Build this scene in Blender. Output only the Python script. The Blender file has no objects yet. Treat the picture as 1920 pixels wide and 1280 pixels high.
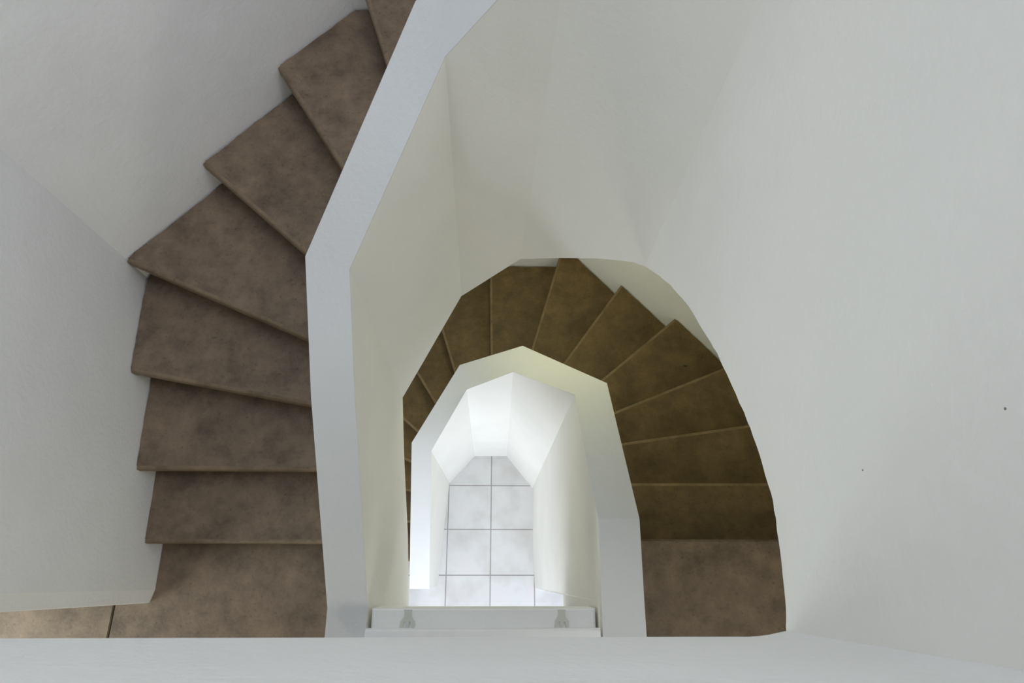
import bpy, bmesh, math, random
import numpy as np
from mathutils import Vector, Matrix

random.seed(7)
S = bpy.context.scene
C = S.collection

# ------------------------------------------------------------------ camera, world, lights, exposure
EYE = 5.95                       # height of the lens above the ground floor
FOC = 1200.0                     # focal length in pixels of a 1920 px wide frame

def camera_axes():
    n = Vector((922 - 960, 1090 - 640, FOC)).normalized()      # straight down, in (right, down, forward)
    x = Vector((1.0, 0.0107, 0.0279)); x = (x - x.dot(n) * n).normalized()
    z = -n
    y = z.cross(x)
    return x, y, z
AX, AY, AZ = camera_axes()

cam_data = bpy.data.cameras.new('camera')
cam = bpy.data.objects.new('camera', cam_data)
C.objects.link(cam)
cam_data.sensor_width = 36.0
cam_data.lens = 36.0 * FOC / 1920.0
cam_data.clip_start = 0.005
right = Vector((AX[0], AY[0], AZ[0])); down = Vector((AX[1], AY[1], AZ[1])); fwd = Vector((AX[2], AY[2], AZ[2]))
M = Matrix((right, -down, -fwd)).transposed().to_4x4()
M.translation = (0, 0, EYE)
cam.matrix_world = M
S.camera = cam

S.view_settings.view_transform = 'Standard'
S.view_settings.look = 'None'
S.view_settings.gamma = 1.0
S.view_settings.use_curve_mapping = False
S.view_settings.exposure = 0.0
S.cycles.diffuse_bounces = 8
S.cycles.max_bounces = 12

world = bpy.data.worlds.new('world'); S.world = world
world.use_nodes = True
bg = world.node_tree.nodes['Background']
bg.inputs[0].default_value = (0.90, 0.95, 1.0, 1); bg.inputs[1].default_value = 0.03

def area(name, loc, target, sx, sy, power, col):
    l = bpy.data.lights.new(name, 'AREA'); l.shape = 'RECTANGLE'; l.size = sx; l.size_y = sy
    l.energy = power; l.color = col
    o = bpy.data.objects.new(name, l); C.objects.link(o)
    o.location = loc
    o.rotation_euler = (Vector(target) - Vector(loc)).to_track_quat('-Z', 'Y').to_euler()
    return o
area('skylight', (0.35, 0.7, 10.6), (0.35, 0.7, 0), 2.0, 2.0, 73.2, (0.697, 0.82, 1.0))
area('hall_daylight', (-0.7, -1.4, 1.6), (0.3, 0.6, 1.2), 2.6, 1.5, 26.0, (0.97, 1.0, 1.0))
area('hall_door_daylight', (0.2, -2.1, 1.3), (0, 1.0, 0.5), 2.6, 2.0, 47.5, (0.737, 0.816, 1.0))
area('landing_window', (-3.1, -0.9, 3.45), (-1.5, -0.3, 2.67), 1.0, 0.8, 39.0, (0.885, 0.981, 1.0))
area('landing_back_fill', (-1.1, -2.0, 3.6), (-1.3, 0.6, 3.2), 1.0, 1.0, 7.8, (1.0, 0.923, 0.692))  # unseen fill added behind the landing, stands for no known window
area('landing_fill', (1.1, -1.5, 4.6), (0.9, 0.6, 2.4), 0.4, 0.4, 8.5, (1.0, 1.0, 0.853))  # added warm fill for the right-hand steps, not a known lamp
area('stair_fill', (0.1, 1.85, 3.62), (0.15, 1.5, 1.0), 0.25, 0.25, 7.3, (1.0, 0.984, 0.519))  # invented light tucked under the upper flight to brighten the lower steps
area('upper_right_fill', (1.3, 0.5, 7.6), (-1.6, 0.6, 4.2), 0.9, 0.9, 25.8, (0.977, 0.953, 1.0))  # extra fill from high on the right, lifts the left wall edges
area('upper_far_fill', (0.4, 2.2, 8.0), (0.2, 0, 5.2), 1.6, 1.2, 14.2, (1.0, 0.947, 0.789))  # made-up fill on the far side, lights the near fascia

# ------------------------------------------------------------------ from a measured direction to a place in the house
def at(px, py, h):
    """plan position of something seen at (px, py) lying h metres below the lens"""
    d = Vector((px - 960, py - 640, FOC))
    w = Vector((d.dot(AX), d.dot(AY), d.dot(AZ)))
    k = -h / w.z
    return Vector((w.x * k, w.y * k))
def Z(h): return EYE - h

RISE = 0.178
H1 = 3.28                        # middle landing, below the lens
H0 = H1 - 15 * RISE              # upper landing
H2 = H1 + 15 * RISE              # ground floor (5.95)

# ------------------------------------------------------------------ materials
def new_mat(name):
    m = bpy.data.materials.new(name); m.use_nodes = True
    nt = m.node_tree
    b = nt.nodes['Principled BSDF']
    return m, nt, b
def nd(nt, kind, **kw):
    n = nt.nodes.new(kind)
    for k, v in kw.items(): setattr(n, k, v)
    return n
def ramp(nt, stops):
    r = nd(nt, 'ShaderNodeValToRGB')
    e = r.color_ramp.elements
    while len(e) < len(stops): e.new(0.5)
    for i, (p, c) in enumerate(stops):
        e[i].position = p; e[i].color = (*c, 1)
    return r

def plaster(name, col, var=0.03):
    m, nt, b = new_mat(name)
    geo = nd(nt, 'ShaderNodeNewGeometry')
    n1 = nd(nt, 'ShaderNodeTexNoise'); n1.inputs['Scale'].default_value = 2.2; n1.inputs['Detail'].default_value = 5
    nt.links.new(geo.outputs['Position'], n1.inputs['Vector'])
    a = tuple(c * (1 - var) for c in col); z = tuple(min(1, c * (1 + var)) for c in col)
    r = ramp(nt, [(0.3, a), (0.7, z)])
    nt.links.new(n1.outputs['Fac'], r.inputs['Fac'])
    nt.links.new(r.outputs['Color'], b.inputs['Base Color'])
    b.inputs['Roughness'].default_value = 0.85
    b.inputs['Specular IOR Level'].default_value = 0.2
    n2 = nd(nt, 'ShaderNodeTexNoise'); n2.inputs['Scale'].default_value = 55; n2.inputs['Detail'].default_value = 6
    nt.links.new(geo.outputs['Position'], n2.inputs['Vector'])
    n3 = nd(nt, 'ShaderNodeTexNoise'); n3.inputs['Scale'].default_value = 9; n3.inputs['Detail'].default_value = 3
    nt.links.new(geo.outputs['Position'], n3.inputs['Vector'])
    ad = nd(nt, 'ShaderNodeMath', operation='MULTIPLY_ADD')
    nt.links.new(n3.outputs['Fac'], ad.inputs[0]); ad.inputs[1].default_value = 1.6
    nt.links.new(n2.outputs['Fac'], ad.inputs[2])
    bp = nd(nt, 'ShaderNodeBump'); bp.inputs['Strength'].default_value = 0.32; bp.inputs['Distance'].default_value = 0.006
    nt.links.new(ad.outputs[0], bp.inputs['Height'])
    nt.links.new(bp.outputs['Normal'], b.inputs['Normal'])
    return m

def clay(name, dark, mid, light):
    m, nt, b = new_mat(name)
    geo = nd(nt, 'ShaderNodeNewGeometry'); oi = nd(nt, 'ShaderNodeObjectInfo')
    off = nd(nt, 'ShaderNodeVectorMath', operation='ADD')
    sc = nd(nt, 'ShaderNodeVectorMath', operation='SCALE'); sc.inputs['Scale'].default_value = 17.0
    cv = nd(nt, 'ShaderNodeCombineXYZ')
    for i in range(3): nt.links.new(oi.outputs['Random'], cv.inputs[i])
    nt.links.new(cv.outputs[0], sc.inputs[0])
    nt.links.new(geo.outputs['Position'], off.inputs[0]); nt.links.new(sc.outputs[0], off.inputs[1])
    big = nd(nt, 'ShaderNodeTexNoise'); big.inputs['Scale'].default_value = 7.0; big.inputs['Detail'].default_value = 9; big.inputs['Roughness'].default_value = 0.72
    nt.links.new(off.outputs[0], big.inputs['Vector'])
    r = ramp(nt, [(0.34, dark), (0.5, mid), (0.68, light)])
    nt.links.new(big.outputs['Fac'], r.inputs['Fac'])
    # small dark pits
    fine = nd(nt, 'ShaderNodeTexNoise'); fine.inputs['Scale'].default_value = 70; fine.inputs['Detail'].default_value = 4
    nt.links.new(off.outputs[0], fine.inputs['Vector'])
    fr = ramp(nt, [(0.24, (0.62, 0.60, 0.58)), (0.40, (1, 1, 1))])
    nt.links.new(fine.outputs['Fac'], fr.inputs['Fac'])
    mx = nd(nt, 'ShaderNodeMix', data_type='RGBA', blend_type='MULTIPLY'); mx.inputs['Factor'].default_value = 1
    nt.links.new(r.outputs['Color'], mx.inputs[6]); nt.links.new(fr.outputs['Color'], mx.inputs[7])
    nt.links.new(mx.outputs[2], b.inputs['Base Color'])
    b.inputs['Roughness'].default_value = 0.55
    b.inputs['Specular IOR Level'].default_value = 0.35
    bp = nd(nt, 'ShaderNodeBump'); bp.inputs['Strength'].default_value = 0.3; bp.inputs['Distance'].default_value = 0.004
    nt.links.new(fine.outputs['Fac'], bp.inputs['Height']); nt.links.new(bp.outputs['Normal'], b.inputs['Normal'])
    return m

def floor_tiles(name):
    m, nt, b = new_mat(name)
    geo = nd(nt, 'ShaderNodeNewGeometry')
    mp = nd(nt, 'ShaderNodeVectorMath', operation='SUBTRACT'); mp.inputs[1].default_value = (-0.013, 0.052, 0)
    nt.links.new(geo.outputs['Position'], mp.inputs[0])
    br = nd(nt, 'ShaderNodeTexBrick'); br.offset = 0.0; br.squash = 1.0
    br.inputs['Scale'].default_value = 1.0
    br.inputs['Brick Width'].default_value = 0.385; br.inputs['Row Height'].default_value = 0.385
    br.inputs['Mortar Size'].default_value = 0.005; br.inputs['Mortar Smooth'].default_value = 0.1
    br.inputs['Color1'].default_value = (1, 1, 1, 1); br.inputs['Color2'].default_value = (0.93, 0.92, 0.92, 1)
    br.inputs['Mortar'].default_value = (0.48, 0.46, 0.45, 1)
    nt.links.new(mp.outputs[0], br.inputs['Vector'])
    n = nd(nt, 'ShaderNodeTexNoise'); n.inputs['Scale'].default_value = 4; n.inputs['Detail'].default_value = 6
    nt.links.new(geo.outputs['Position'], n.inputs['Vector'])
    r = ramp(nt, [(0.32, (0.62, 0.60, 0.58)), (0.55, (0.72, 0.72, 0.71)), (0.75, (0.74, 0.70, 0.69))])
    nt.links.new(n.outputs['Fac'], r.inputs['Fac'])
    mx = nd(nt, 'ShaderNodeMix', data_type='RGBA', blend_type='MULTIPLY'); mx.inputs['Factor'].default_value = 1
    nt.links.new(r.outputs['Color'], mx.inputs[6]); nt.links.new(br.outputs['Color'], mx.inputs[7])
    nt.links.new(mx.outputs[2], b.inputs['Base Color'])
    b.inputs['Roughness'].default_value = 0.4
    return m

def paint(name, col, rough=0.45):
    m, nt, b = new_mat(name)
    geo = nd(nt, 'ShaderNodeNewGeometry')
    n = nd(nt, 'ShaderNodeTexNoise'); n.inputs['Scale'].default_value = 12
    nt.links.new(geo.outputs['Position'], n.inputs['Vector'])
    r = ramp(nt, [(0.3, tuple(c * 0.96 for c in col)), (0.7, col)])
    nt.links.new(n.outputs['Fac'], r.inputs['Fac']); nt.links.new(r.outputs['Color'], b.inputs['Base Color'])
    b.inputs['Roughness'].default_value = rough
    return m

WHITE = plaster('white_plaster', (0.86, 0.865, 0.86))
CREAM = plaster('cream_plaster', (0.86, 0.85, 0.805))
COPE = plaster('smooth_white_plaster', (0.70, 0.705, 0.705), 0.015)
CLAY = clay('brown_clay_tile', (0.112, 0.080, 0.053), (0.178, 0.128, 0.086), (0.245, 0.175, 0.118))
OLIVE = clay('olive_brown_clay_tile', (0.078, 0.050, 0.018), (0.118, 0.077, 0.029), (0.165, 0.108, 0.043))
CLAYN = clay('highlit_clay_nosing', (0.130, 0.093, 0.056), (0.190, 0.138, 0.086), (0.245, 0.180, 0.115))  # slightly paler than the tread: the rounded edge's highlight is painted in
OLIVEN = clay('highlit_olive_nosing', (0.130, 0.090, 0.040), (0.180, 0.125, 0.060), (0.230, 0.162, 0.082))  # lightened clay, puts the edge highlight of the lower nosings into the colour
TILE = floor_tiles('pale_floor_tile')
RAILP = paint('white_rail_paint', (0.90, 0.90, 0.91))
POSTP = paint('grey_bracket_paint', (0.60, 0.60, 0.54))
DARK = paint('dark_speck', (0.03, 0.025, 0.02), 0.9)
HOLE = paint('grey_pin_hole', (0.24, 0.23, 0.22), 0.9)

# ------------------------------------------------------------------ object helpers
def link(name, bm, mat, parent=None, kind=None, smooth=0):
    bmesh.ops.recalc_face_normals(bm, faces=bm.faces)
    me = bpy.data.meshes.new(name); bm.to_mesh(me); bm.free()
    me.materials.append(mat)
    if smooth:
        me.polygons.foreach_set('use_smooth', [True] * len(me.polygons))
        me.set_sharp_from_angle(angle=math.radians(smooth))
    o = bpy.data.objects.new(name, me); C.objects.link(o)
    if parent is not None: o.parent = parent; o.matrix_parent_inverse = parent.matrix_world.inverted()
    if kind: o['kind'] = kind
    return o
def thing(name, label, cat, loc, group=None):
    o = bpy.data.objects.new(name, None); C.objects.link(o)
    o.location = loc; o.matrix_world = Matrix.Translation(loc); o['label'] = label; o['category'] = cat
    o.empty_display_size = 0.1
    if group: o['group'] = group
    return o
def prism(bm, pts, z0, z1):
    lo = [bm.verts.new((p[0], p[1], z0)) for p in pts]
    hi = [bm.verts.new((p[0], p[1], z1)) for p in pts]
    n = len(pts)
    bm.faces.new(lo[::-1]); top = bm.faces.new(hi)
    for i in range(n):
        j = (i + 1) % n
        bm.faces.new((lo[i], lo[j], hi[j], hi[i]))
    return top, hi
def box(bm, x0, x1, y0, y1, z0, z1):
    return prism(bm, [(x0, y0), (x1, y0), (x1, y1), (x0, y1)], z0, z1)
def sweep(bm, sections):
    """closed tube of 3D quads: each section is four corner points"""
    rows = [[bm.verts.new(p) for p in s] for s in sections]
    k = len(rows[0])
    for a, b in zip(rows, rows[1:]):
        for i in range(k):
            j = (i + 1) % k
            bm.faces.new((a[i], a[j], b[j], b[i]))
    bm.faces.new(rows[0][::-1]); bm.faces.new(rows[-1])
def tube(bm, path, radii, seg=10):
    rows = []
    for i, p in enumerate(path):
        p = Vector(p)
        d = (Vector(path[min(i + 1, len(path) - 1)]) - Vector(path[max(i - 1, 0)])).normalized()
        u = d.cross(Vector((0, 1, 0.13))).normalized(); v = d.cross(u)
        rows.append([bm.verts.new(p + radii[i] * (math.cos(t) * u + math.sin(t) * v))
                     for t in [2 * math.pi * k / seg for k in range(seg)]])
    for a, b in zip(rows, rows[1:]):
        for i in range(seg):
            j = (i + 1) % seg
            bm.faces.new((a[i], a[j], b[j], b[i]))
    bm.faces.new(rows[0][::-1]); bm.faces.new(rows[-1])

# ------------------------------------------------------------------ the shell: outer walls of the stair shaft
# plan of the outer wall, at three depths below the lens (plaster slightly out of plumb)
PLAN_LOW = [(-1.60, -0.094), (-1.632, 1.335), (-0.66, 2.338), (0.615, 2.338), (1.57, 1.311), (1.57, -1.7)]
PLAN_UP = [(-1.572, -0.094), (-1.632, 1.335), (-0.65, 2.44), (0.62, 2.44), (1.57, 1.36), (1.57, -1.7)]
def wall_plan(h):
    t = min(1, max(0, (h - 2.6) / (4.2 - 2.6)))
    return [Vector(a) * (1 - t) + Vector(b) * t for a, b in zip(PLAN_UP, PLAN_LOW)]
TOPZ = 10.7
LEV = [H2 + 0.02, 4.2, 2.6, EYE - TOPZ]
def wall_piece(name, i, thick=0.2):
    """one straight face of the outer wall, with thickness behind it"""
    bm = bmesh.new(); secs = []
    for h in LEV:
        pl = wall_plan(h); a, b = pl[i], pl[i + 1]
        d = (b - a).normalized(); n = Vector((-d.y, d.x)) * thick      # outwards (plan runs clockwise seen from above)
        secs.append([(a.x, a.y, Z(h)), (b.x, b.y, Z(h)), (b.x + n.x, b.y + n.y, Z(h)), (a.x + n.x, a.y + n.y, Z(h))])
    sweep(bm, secs)
    return link(name, bm, WHITE, kind='structure')
# left wall with a rounded end where it turns on to the landing
bm = bmesh.new(); secs = []
for h in LEV:
    pl = wall_plan(h); a, b = pl[0], pl[1]; z = Z(h); rr = 0.058
    pts = [(b.x, b.y)]
    pts += [(a.x, a.y + rr), (a.x - .014, a.y + .004), (a.x - .022, a.y)]
    pts += [(-3.4, a.y), (-3.4, a.y + 0.2), (a.x - 0.22, a.y + 0.2), (b.x - 0.2, b.y)]
    secs.append([(x, y, z) for x, y in pts])
sweep(bm, secs)
link('wall_left', bm, WHITE, kind='structure')
wall_piece('wall_left_angled', 1); wall_piece('wall_far', 2)
wall_piece('wall_right_angled', 3); wall_piece('wall_right', 4)

bm = bmesh.new(); box(bm, -3.4, 1.72, -2.2, 2.7, -0.12, 0.0)
link('floor', bm, TILE, kind='structure')
bm = bmesh.new()
for x0, x1, y0, y1 in [(-3.4, -0.8, -2.2, 2.7), (1.5, 1.72, -2.2, 2.7), (-0.8, 1.5, -2.2, -0.35), (-0.8, 1.5, 1.75, 2.7)]:
    box(bm, x0, x1, y0, y1, TOPZ, TOPZ + 0.15)
link('ceiling', bm, WHITE, kind='structure')

# ------------------------------------------------------------------ plan of the steps
# nosing line of step m (1..15 from a landing upwards): one point near the wall, one near the parapet
NOSE = {1: ((-1.57, .164), (-.70, .164)), 2: ((-1.59, .468), (-.79, .467)), 3: ((-1.606, .868), (-.799, .721)),
        4: ((-1.623, 1.321), (-.797, .966)), 5: ((-1.29, 1.717), (-.808, 1.295)), 6: ((-.954, 2.092), (-.475, 1.333)),
        7: ((-.544, 2.26), (-.322, 1.562)), 8: ((-.040, 2.25), (-.027, 1.611)), 9: ((.465, 2.242), (.276, 1.6)),
        10: ((.915, 2.015), (.492, 1.431)), 11: ((1.226, 1.677), (.731, 1.262)), 12: ((1.448, 1.266), (.753, .983)),
        13: ((1.514, .863), (.738, .748)), 14: ((1.484, .499), (.766, .496)), 15: ((1.427, .195), (.737, .196))}
INNER = [(-.56, -.5), (-.552, .878), (-.215, 1.245), (.165, 1.245), (.52, .855), (.516, -.5)]   # parapet faces towards the steps
def hit(p, q, poly):
    """where the line through p->q (leaving q) first meets the open polyline"""
    d = q - p; best = None
    for a, b in zip(poly, poly[1:]):
        a = Vector(a); b = Vector(b); e = b - a
        den = d.x * e.y - d.y * e.x
        if abs(den) < 1e-9: continue
        t = ((a.x - p.x) * e.y - (a.y - p.y) * e.x) / den
        s = ((a.x - p.x) * d.y - (a.y - p.y) * d.x) / den
        if t > 0 and -1e-6 <= s <= 1 + 1e-6 and (best is None or t < best[0]): best = (t, p + d * t)
    return best[1]
def nose_ends(m, h, back=0.0, gap=0.004):
    o, i = Vector(NOSE[m][0]), Vector(NOSE[m][1])
    d = (o - i).normalized(); n = Vector((d.y, -d.x))
    mid = (o + i) / 2
    nxt = NOSE[m + 1] if m < 15 else ((1.4, -.2), (.7, -.2))
    if (Vector(nxt[0]) + Vector(nxt[1]) - o - i).dot(n) < 0: n = -n
    o = o + n * back; i = i + n * back; mid = mid + n * back
    wall = wall_plan(h)
    wall = [wall[0] + (wall[0] - wall[1])] + wall[1:]
    w = hit(i, o, wall); q = hit(o, i, INNER)
    w = w - (w - q).normalized() * gap
    return q, w
def along(p, pl):
    """position of a point along a polyline: segment number plus fraction"""
    best = None
    for k, (a, b) in enumerate(zip(pl, pl[1:])):
        e = b - a; t = min(1, max(0, (p - a).dot(e) / e.length_squared)); d = (a + e * t - p).length
        if best is None or d < best[0]: best = (d, k + t)
    return best[1]
def wall_between(w0, w1, h):
    """corners of the outer wall between two points of it"""
    pl = wall_plan(h); s0, s1 = along(w0, pl), along(w1, pl)
    return [pl[k] - pl[k].normalized() * 0.006 for k in (1, 2, 3, 4) if s0 + 0.01 < k < s1 - 0.01]
def inner_between(a, b):
    return [Vector(c) for c in INNER[1:5] if (Vector(c) - a).length + (Vector(c) - b).length < (b - a).length + 0.05
            and min((Vector(c) - a).length, (Vector(c) - b).length) > 0.02]

NW = 0.017                       # width of the rounded nosing strip
def make_tread(m, htop, parent, mat, nmat):
    """a tile slab with a rounded nosing strip; the wall end is cut unevenly"""
    qa, wa = nose_ends(m, htop); q0, w0 = nose_ends(m, htop, back=NW); q1, w1 = nose_ends(m + 1, htop, back=0.045)
    edge = [w0] + wall_between(w0, w1, htop) + [w1]
    worn = []
    for a, b in zip(edge, edge[1:]):
        n = max(2, int((b - a).length / 0.035))
        for k in range(n):
            p = a.lerp(b, k / n)
            if k or a is not edge[0]: p = p - (p - q0).normalized() * random.uniform(0, 0.008)
            worn.append(p)
    worn.append(w1)
    pts = [q0] + worn + [q1] + inner_between(q0, q1)
    bm = bmesh.new()
    top, hi = prism(bm, pts, Z(htop) - 0.042, Z(htop))
    bmesh.ops.bevel(bm, geom=[e for e in top.edges if not ({e.verts[0], e.verts[1]} == {hi[0], hi[1]})], offset=0.006, segments=2, profile=0.6, affect='EDGES')
    t = link('tread', bm, mat, parent)
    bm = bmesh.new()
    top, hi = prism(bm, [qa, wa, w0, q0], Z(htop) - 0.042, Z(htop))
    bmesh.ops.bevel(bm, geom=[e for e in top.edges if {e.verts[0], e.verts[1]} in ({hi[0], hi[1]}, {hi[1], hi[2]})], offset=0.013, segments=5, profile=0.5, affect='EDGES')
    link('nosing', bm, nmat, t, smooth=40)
    return t
def make_riser(m, htop, parent, mat):
    h = htop + RISE
    q, w = nose_ends(m, htop, back=0.028, gap=0.006); q2, w2 = nose_ends(m, htop, back=0.044, gap=0.006)
    bm = bmesh.new(); prism(bm, [q, w, w2, q2], Z(h) + 0.001, Z(htop) - 0.043)
    return link('riser', bm, mat, parent)
def make_soffit(hbase, parent, lo=0.36, th=0.12):
    """the sloping concrete underside that carries the steps"""
    bm = bmesh.new(); secs = []
    for m in range(1, 16):
        h = hbase - m * RISE
        q, w = nose_ends(m, h, back=0.06, gap=0.012)
        zt = Z(h) - 0.20; zb = zt - th
        secs.append([(q.x, q.y, zb), (w.x, w.y, zb), (w.x, w.y, zt), (q.x, q.y, zt)])
    sweep(bm, secs)
    return link('soffit', bm, WHITE, parent)

CT = 0.003                       # thickness of the coping skim
def make_parapet(stations, parent, name='parapet'):
    """stations: (inner top xy, outer top xy, coping h, inner bottom xy, bottom h)"""
    bm = bmesh.new(); cp = bmesh.new(); sb = []; sc = []
    for it, ot, hc, ib, hb in stations:
        ob = Vector(ot) + (Vector(ib) - Vector(it)) * 0.0
        zc = Z(hc)
        sb.append([(ib[0], ib[1], Z(hb)), (ob[0], ob[1], Z(hb)), (ot[0], ot[1], zc - CT), (it[0], it[1], zc - CT)])
        sc.append([(it[0], it[1], zc - CT), (ot[0], ot[1], zc - CT), (ot[0], ot[1], zc), (it[0], it[1], zc)])
    sweep(bm, sb); sweep(cp, sc)
    p = link(name, bm, CREAM, parent, smooth=22)
    link('coping', cp, COPE, p, smooth=40)
    return p

def dense(st, n=5):
    """extra stations along the run, with a slight hand-trowelled unevenness of the lower edge"""
    out = []
    for a, b in zip(st, st[1:]):
        for k in range(n):
            t = k / n
            L = lambda u, v: tuple(Vector(u).lerp(Vector(v), t))
            out.append((L(a[0], b[0]), L(a[1], b[1]), a[2] + (b[2] - a[2]) * t, L(a[3], b[3]), a[4] + (b[4] - a[4]) * t + (random.uniform(-.0018, .0018) if k else 0)))
    out.append(st[-1])
    return out

# ------------------------------------------------------------------ upper staircase (middle landing -> upper landing)
up = thing('staircase', 'upper staircase of brown clay-tiled winding steps climbing along the left wall behind a white parapet',
           'staircase', (-1.0, 0.16, Z(H1)))
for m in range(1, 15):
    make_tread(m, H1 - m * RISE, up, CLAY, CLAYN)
for m in range(1, 16):
    make_riser(m, H1 - m * RISE, up, CLAY)
make_soffit(H1, up)

def up_to(bottom, mid, hb, hm, ht):
    """extend the upright crease through two measured points to height ht"""
    b = at(*bottom, hb); q = at(*mid, hm)
    return tuple(b + (q - b) * ((hb - ht) / (hb - hm)))
P1t, P1b = tuple(at(655, 505, 1.66)), tuple(at(755, 745, 2.88))
P1o = tuple(at(565, 468, 1.62))
P2t, P2b = tuple(at(835, 105, 1.16)), tuple(at(865, 555, 2.42))
P2o = tuple(at(779, 2, 1.16))
P3t, P3b = (.12, 1.0), tuple(at(975, 485, 2.06))
P3o = (P3t[0] + 0.04, P3t[1] + 0.14)
P4t, P4b = up_to((1217, 490), (1428, 20), 1.46, 0.72, 0.14), tuple(at(1217, 490, 1.46))
P4o = (P4t[0] + 0.14, P4t[1] + 0.05)
def lerp2(a, b, t): return tuple(Vector(a).lerp(Vector(b), t))
XR = 0.37
st = [((-.421, -.45), (-.557, -.45), 2.37, (-.421, -.45), 3.52),
      ((-.421, -.085), (-.557, -.085), 2.37, (-.421, -.085), 3.54),
      ((-.421, .20), (-.555, .20), 2.145, (-.421, .224), 3.34),
      ((-.421, .52), (-.553, .52), 1.893, (-.421, .567), 3.035),
      (P1t, P1o, 1.66, P1b, 2.88),
      (P2t, P2o, 1.16, P2b, 2.42),
      (P3t, P3o, .72, P3b, 2.06)]
def on_plane(px, py, o, n):
    """the point seen at (px, py) that lies on the plane through o with normal n"""
    d = Vector((px - 960, py - 640, FOC)); w = Vector((d.dot(AX), d.dot(AY), d.dot(AZ)))
    eye = Vector((0, 0, EYE)); return eye + w * ((o - eye).dot(n) / w.dot(n))
V3 = lambda p, h: Vector((p[0], p[1], Z(h)))
nP = (V3(P3t, .72) - V3(P3b, 2.06)).cross(V3(P4b, 1.46) - V3(P3b, 2.06))
nR = Vector((1, 0, 0))
# lower edge of the parapet from the far face round to the right-hand side
low_edge = [(1030, 484), (1085, 484), (1130, 485), (1165, 488), (1190, 492), (1209, 499)]
for x, y in low_edge:
    b = on_plane(x, y, V3(P3b, 2.06), nP); t = (b.xy - Vector(P3b)).length / (Vector(P4b) - Vector(P3b)).length
    t = min(.97, t)
    st.append((lerp2(P3t, P4t, t), lerp2(P3o, P4o, t), .72 + (.14 - .72) * t, tuple(b.xy), EYE - b.z))
for x, y in [(1237, 517), (1257, 534), (1290, 572), (1325, 630), (1345, 662), (1372, 722), (1395, 772),
             (1412, 818), (1430, 872), (1446, 925), (1455, 972), (1463, 1035), (1470, 1100), (1474, 1165), (1475, 1193)]:
    b = on_plane(x, y, Vector((XR, 0, 0)), nR)
    t = min(1, max(0, (P4t[1] - b.y) / (P4t[1] - .2)))
    st.append(((XR + (P4t[0] - XR) * max(0, 1 - 3 * t), b.y), (XR + .146, b.y), .14 - .51 * t, (XR, b.y), EYE - b.z))
FASC = st[-1][3][1]; FH = st[-1][4]
par = make_parapet(dense(st, 3), up)
for px, py, r in [(1884, 766, .0011), (1617, 881, .0009)]:      # two pin-sized holes in the plaster
    b = on_plane(px, py, Vector((XR - .0004, 0, 0)), nR)
    bm = bmesh.new(); tube(bm, [b, b + Vector((.0015, 0, 0))], [r, r], 10)
    link('pin_hole', bm, HOLE, par)

# ------------------------------------------------------------------ upper landing: fascia and parapet at the near side of the shaft
bm = bmesh.new()
hb = FH
n = 60; front = []
for x in [-3.4 + (XR - .06 + 3.4) * k / n for k in range(n)] + [XR - .06 + .06 * k / 10 for k in range(11)] + [XR + .146]:
    fil = max(0.0, (x - (XR - .055)) / .055)                      # the plaster is rounded into the corner
    front.append((x, FASC + .0065 * min(1, fil) ** 2, hb + random.uniform(-.0016, .0016)))
secs = [[(x, y, Z(h)), (x, FASC - .15, Z(h)), (x, FASC - .15, Z(-.37)), (x, y, Z(-.37))] for x, y, h in front]
sweep(bm, secs)
link('wall_near', bm, WHITE, kind='structure')
bm = bmesh.new(); box(bm, -3.4, 1.57, -2.2, FASC - .152, Z(hb), Z(H0))
link('floor_upper', bm, CLAY, kind='structure')

# ------------------------------------------------------------------ middle landing
LB = 3.54
bm = bmesh.new()
yk = -0.112
a = at(208, 1166, H1).x
l_q, l_w = nose_ends(1, H1, back=0.045)
# left-hand big tile, next tile towards the window, strip under the rail, right-hand tile at the head of the lower flight
def slab(pts, bev=0.004):
    b = bmesh.new(); top, hi = prism(b, pts, Z(H1) - 0.05, Z(H1))
    bmesh.ops.bevel(b, geom=list(top.edges), offset=bev, segments=2, affect='EDGES')
    return b
ft = thing('floor_middle', '', '', (0, 0, Z(H1)))
for k in ('label', 'category'): del ft[k]
ft['kind'] = 'structure'
link('slab', slab([(a + .003, -1.7), (-.56, -1.7), (-.56, .205), (-1.585, .205), (-1.58, -.01), (-1.66, -.02), (-1.66, -.098), (a + .003, -.098)]), CLAY, ft)
link('slab', slab([(-3.4, -1.7), (a - .003, -1.7), (a - .003, -.098), (-3.4, -.098)]), CLAY, ft)
link('slab', slab([(-.555, -1.7), (.51, -1.7), (.51, yk - .11), (-.555, yk - .11)]), CLAY, ft)
r_q, r_w = nose_ends(15, H1)
link('slab', slab([(.516, -1.7), (1.565, -1.7), (r_w.x, r_w.y), (.516, r_q.y)], .009), CLAY, ft)
bm = bmesh.new()
prism(bm, [(-3.4, -1.7), (1.565, -1.7), (1.565, .16), (.52, .16), (.52, yk - .10), (-.56, yk - .10), (-.56, .20), (-1.57, .20), (-1.57, -.10), (-3.4, -.10)], Z(LB), Z(H1) - .052)
link('landing_slab', bm, WHITE, ft)
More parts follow.
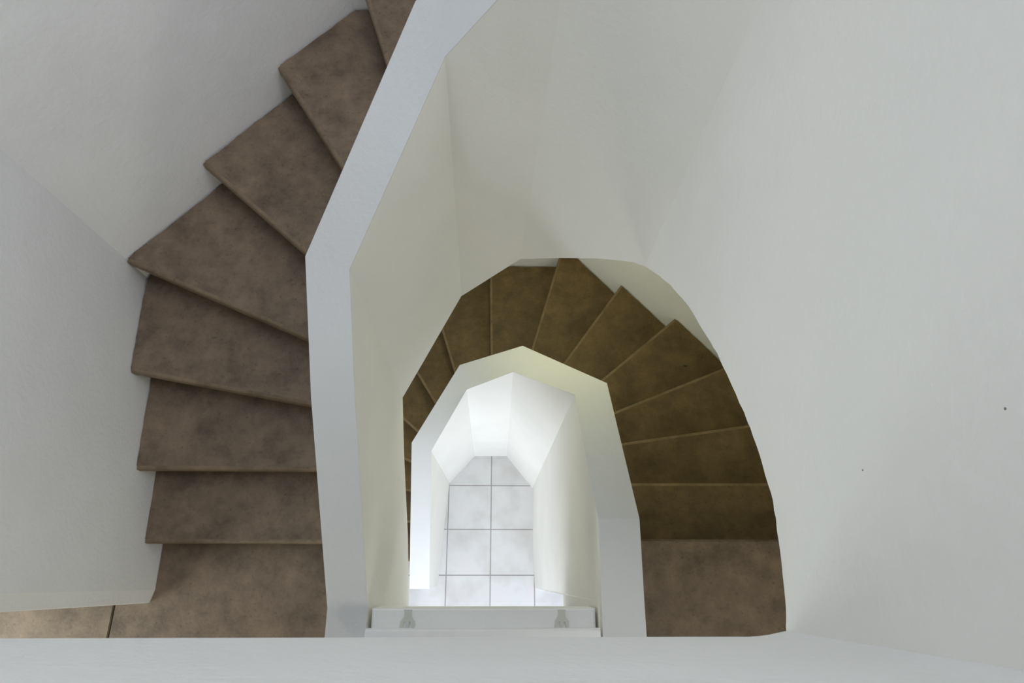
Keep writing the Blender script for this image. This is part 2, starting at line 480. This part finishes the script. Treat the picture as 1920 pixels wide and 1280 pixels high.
# handrail across the open side of the landing: a white ledge carrying a rail on two forked brackets
HL = 2.385                       # ledge top, below the lens
yl = at(922, 1140, HL).y
hr = thing('handrail', 'white handrail and ledge with two forked brackets across the near end of the well', 'handrail', (-.02, yl - .06, Z(H1)))
bm = bmesh.new(); top, hi = box(bm, -.408, .358, yl - .15, yl, Z(HL + .20), Z(HL))
bmesh.ops.bevel(bm, geom=list(top.edges), offset=.006, segments=3, affect='EDGES')
link('ledge', bm, WHITE, hr)
for x in (-.33, .28):
    bm = bmesh.new(); tube(bm, [(x, yl - .125, Z(H1)), (x, yl - .125, Z(HL + .19))], [.018, .018], 12)
    link('post', bm, RAILP, hr)
yr = at(922, 1178, 2.30).y
bm = bmesh.new(); box(bm, -.412, .360, yr - .07, yr, Z(2.345), Z(2.30))
bmesh.ops.bevel(bm, geom=[e for e in bm.edges if abs(e.verts[0].co.x - e.verts[1].co.x) > .1], offset=.007, segments=3, affect='EDGES')
link('rail', bm, RAILP, hr)
for px in (765, 1053):
    x = at(px, 1155, HL).x; z0, z1 = Z(HL) + .0, Z(HL) + .008
    bm = bmesh.new()
    # flat iron: a waisted stem that widens into a fork under the rail
    prof = [(0, .014), (-.010, .0115), (-.020, .0125), (-.030, .018), (-.038, .025)]
    pts = [(x + w, yl - .004 + y) for y, w in prof] + [(x - w, yl - .004 + y) for y, w in reversed(prof)]
    prism(bm, pts, z0, z1)
    br = link('bracket', bm, POSTP, hr)
    for u in (-.021, -.004, .013):
        bm = bmesh.new(); yy = yl - .004 - .038; sp = u * .35
        prism(bm, [(x + u - .003, yy), (x + u + .010, yy), (x + u + .0065 + sp, yy - .03), (x + u + .0005 + sp, yy - .03)], z0, z1)
        link('prong', bm, POSTP, br)
    bm = bmesh.new(); box(bm, x - .016, x + .016, yr - .045, yr - .02, Z(HL), Z(2.344))
    link('saddle', bm, POSTP, br)

# ------------------------------------------------------------------ lower staircase (ground floor -> middle landing)
lowr = thing('staircase', 'lower staircase of dark olive-brown steps curving down around the bright central well',
             'staircase', (1.0, 0.2, Z(H2)))
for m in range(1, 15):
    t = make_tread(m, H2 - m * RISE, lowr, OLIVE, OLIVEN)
    if m == 12:
        c = at(1285, 686, H2 - m * RISE); z = Z(H2 - m * RISE)
        bm = bmesh.new(); prism(bm, [(c.x + .013 * math.cos(k), c.y + .005 * math.sin(k)) for k in [2 * math.pi * i / 9 for i in range(9)]], z - .002, z + .0006)
        link('chip', bm, DARK, t)
for m in range(1, 16):
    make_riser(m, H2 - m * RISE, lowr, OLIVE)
make_soffit(H2, lowr)
Q4, Q3, Q2 = tuple(at(1078, 740, 2.82)), tuple(at(962, 697, 3.39)), tuple(at(875, 730, 3.75))
Q4o, Q3o, Q2o = tuple(at(1138, 718, 2.82)), tuple(at(980, 648, 3.39)), tuple(at(862, 684, 3.75))
G1, G2, G3, G4 = tuple(at(843, 905, H2)), tuple(at(890, 855, H2)), tuple(at(950, 855, H2)), tuple(at(998, 915, H2))
st = [((-.455, -.05), (-.60, -.05), 5.03, tuple(at(820, 1099, H2)), H2),
      ((-.42, .83), (-.555, .885), 4.34, G1, H2),
      (Q2, Q2o, 3.75, G2, H2), (Q3, Q3o, 3.39, G3, H2), (Q4, Q4o, 2.82, G4, H2),
      (tuple(at(1122, 972, 2.30)), tuple(at(1199, 972, 2.30)), 2.30, (.361, .21), H2),
      ((.368, -.062), (.512, -.062), 2.30, tuple(at(1003, 1102, H2)), H2),
      ((.368, -.0622), (.512, -.0622), 2.30, (.368, -.0622), LB), ((.366, -.5), (.512, -.5), 2.30, (.366, -.5), LB)]
make_parapet(st, lowr)
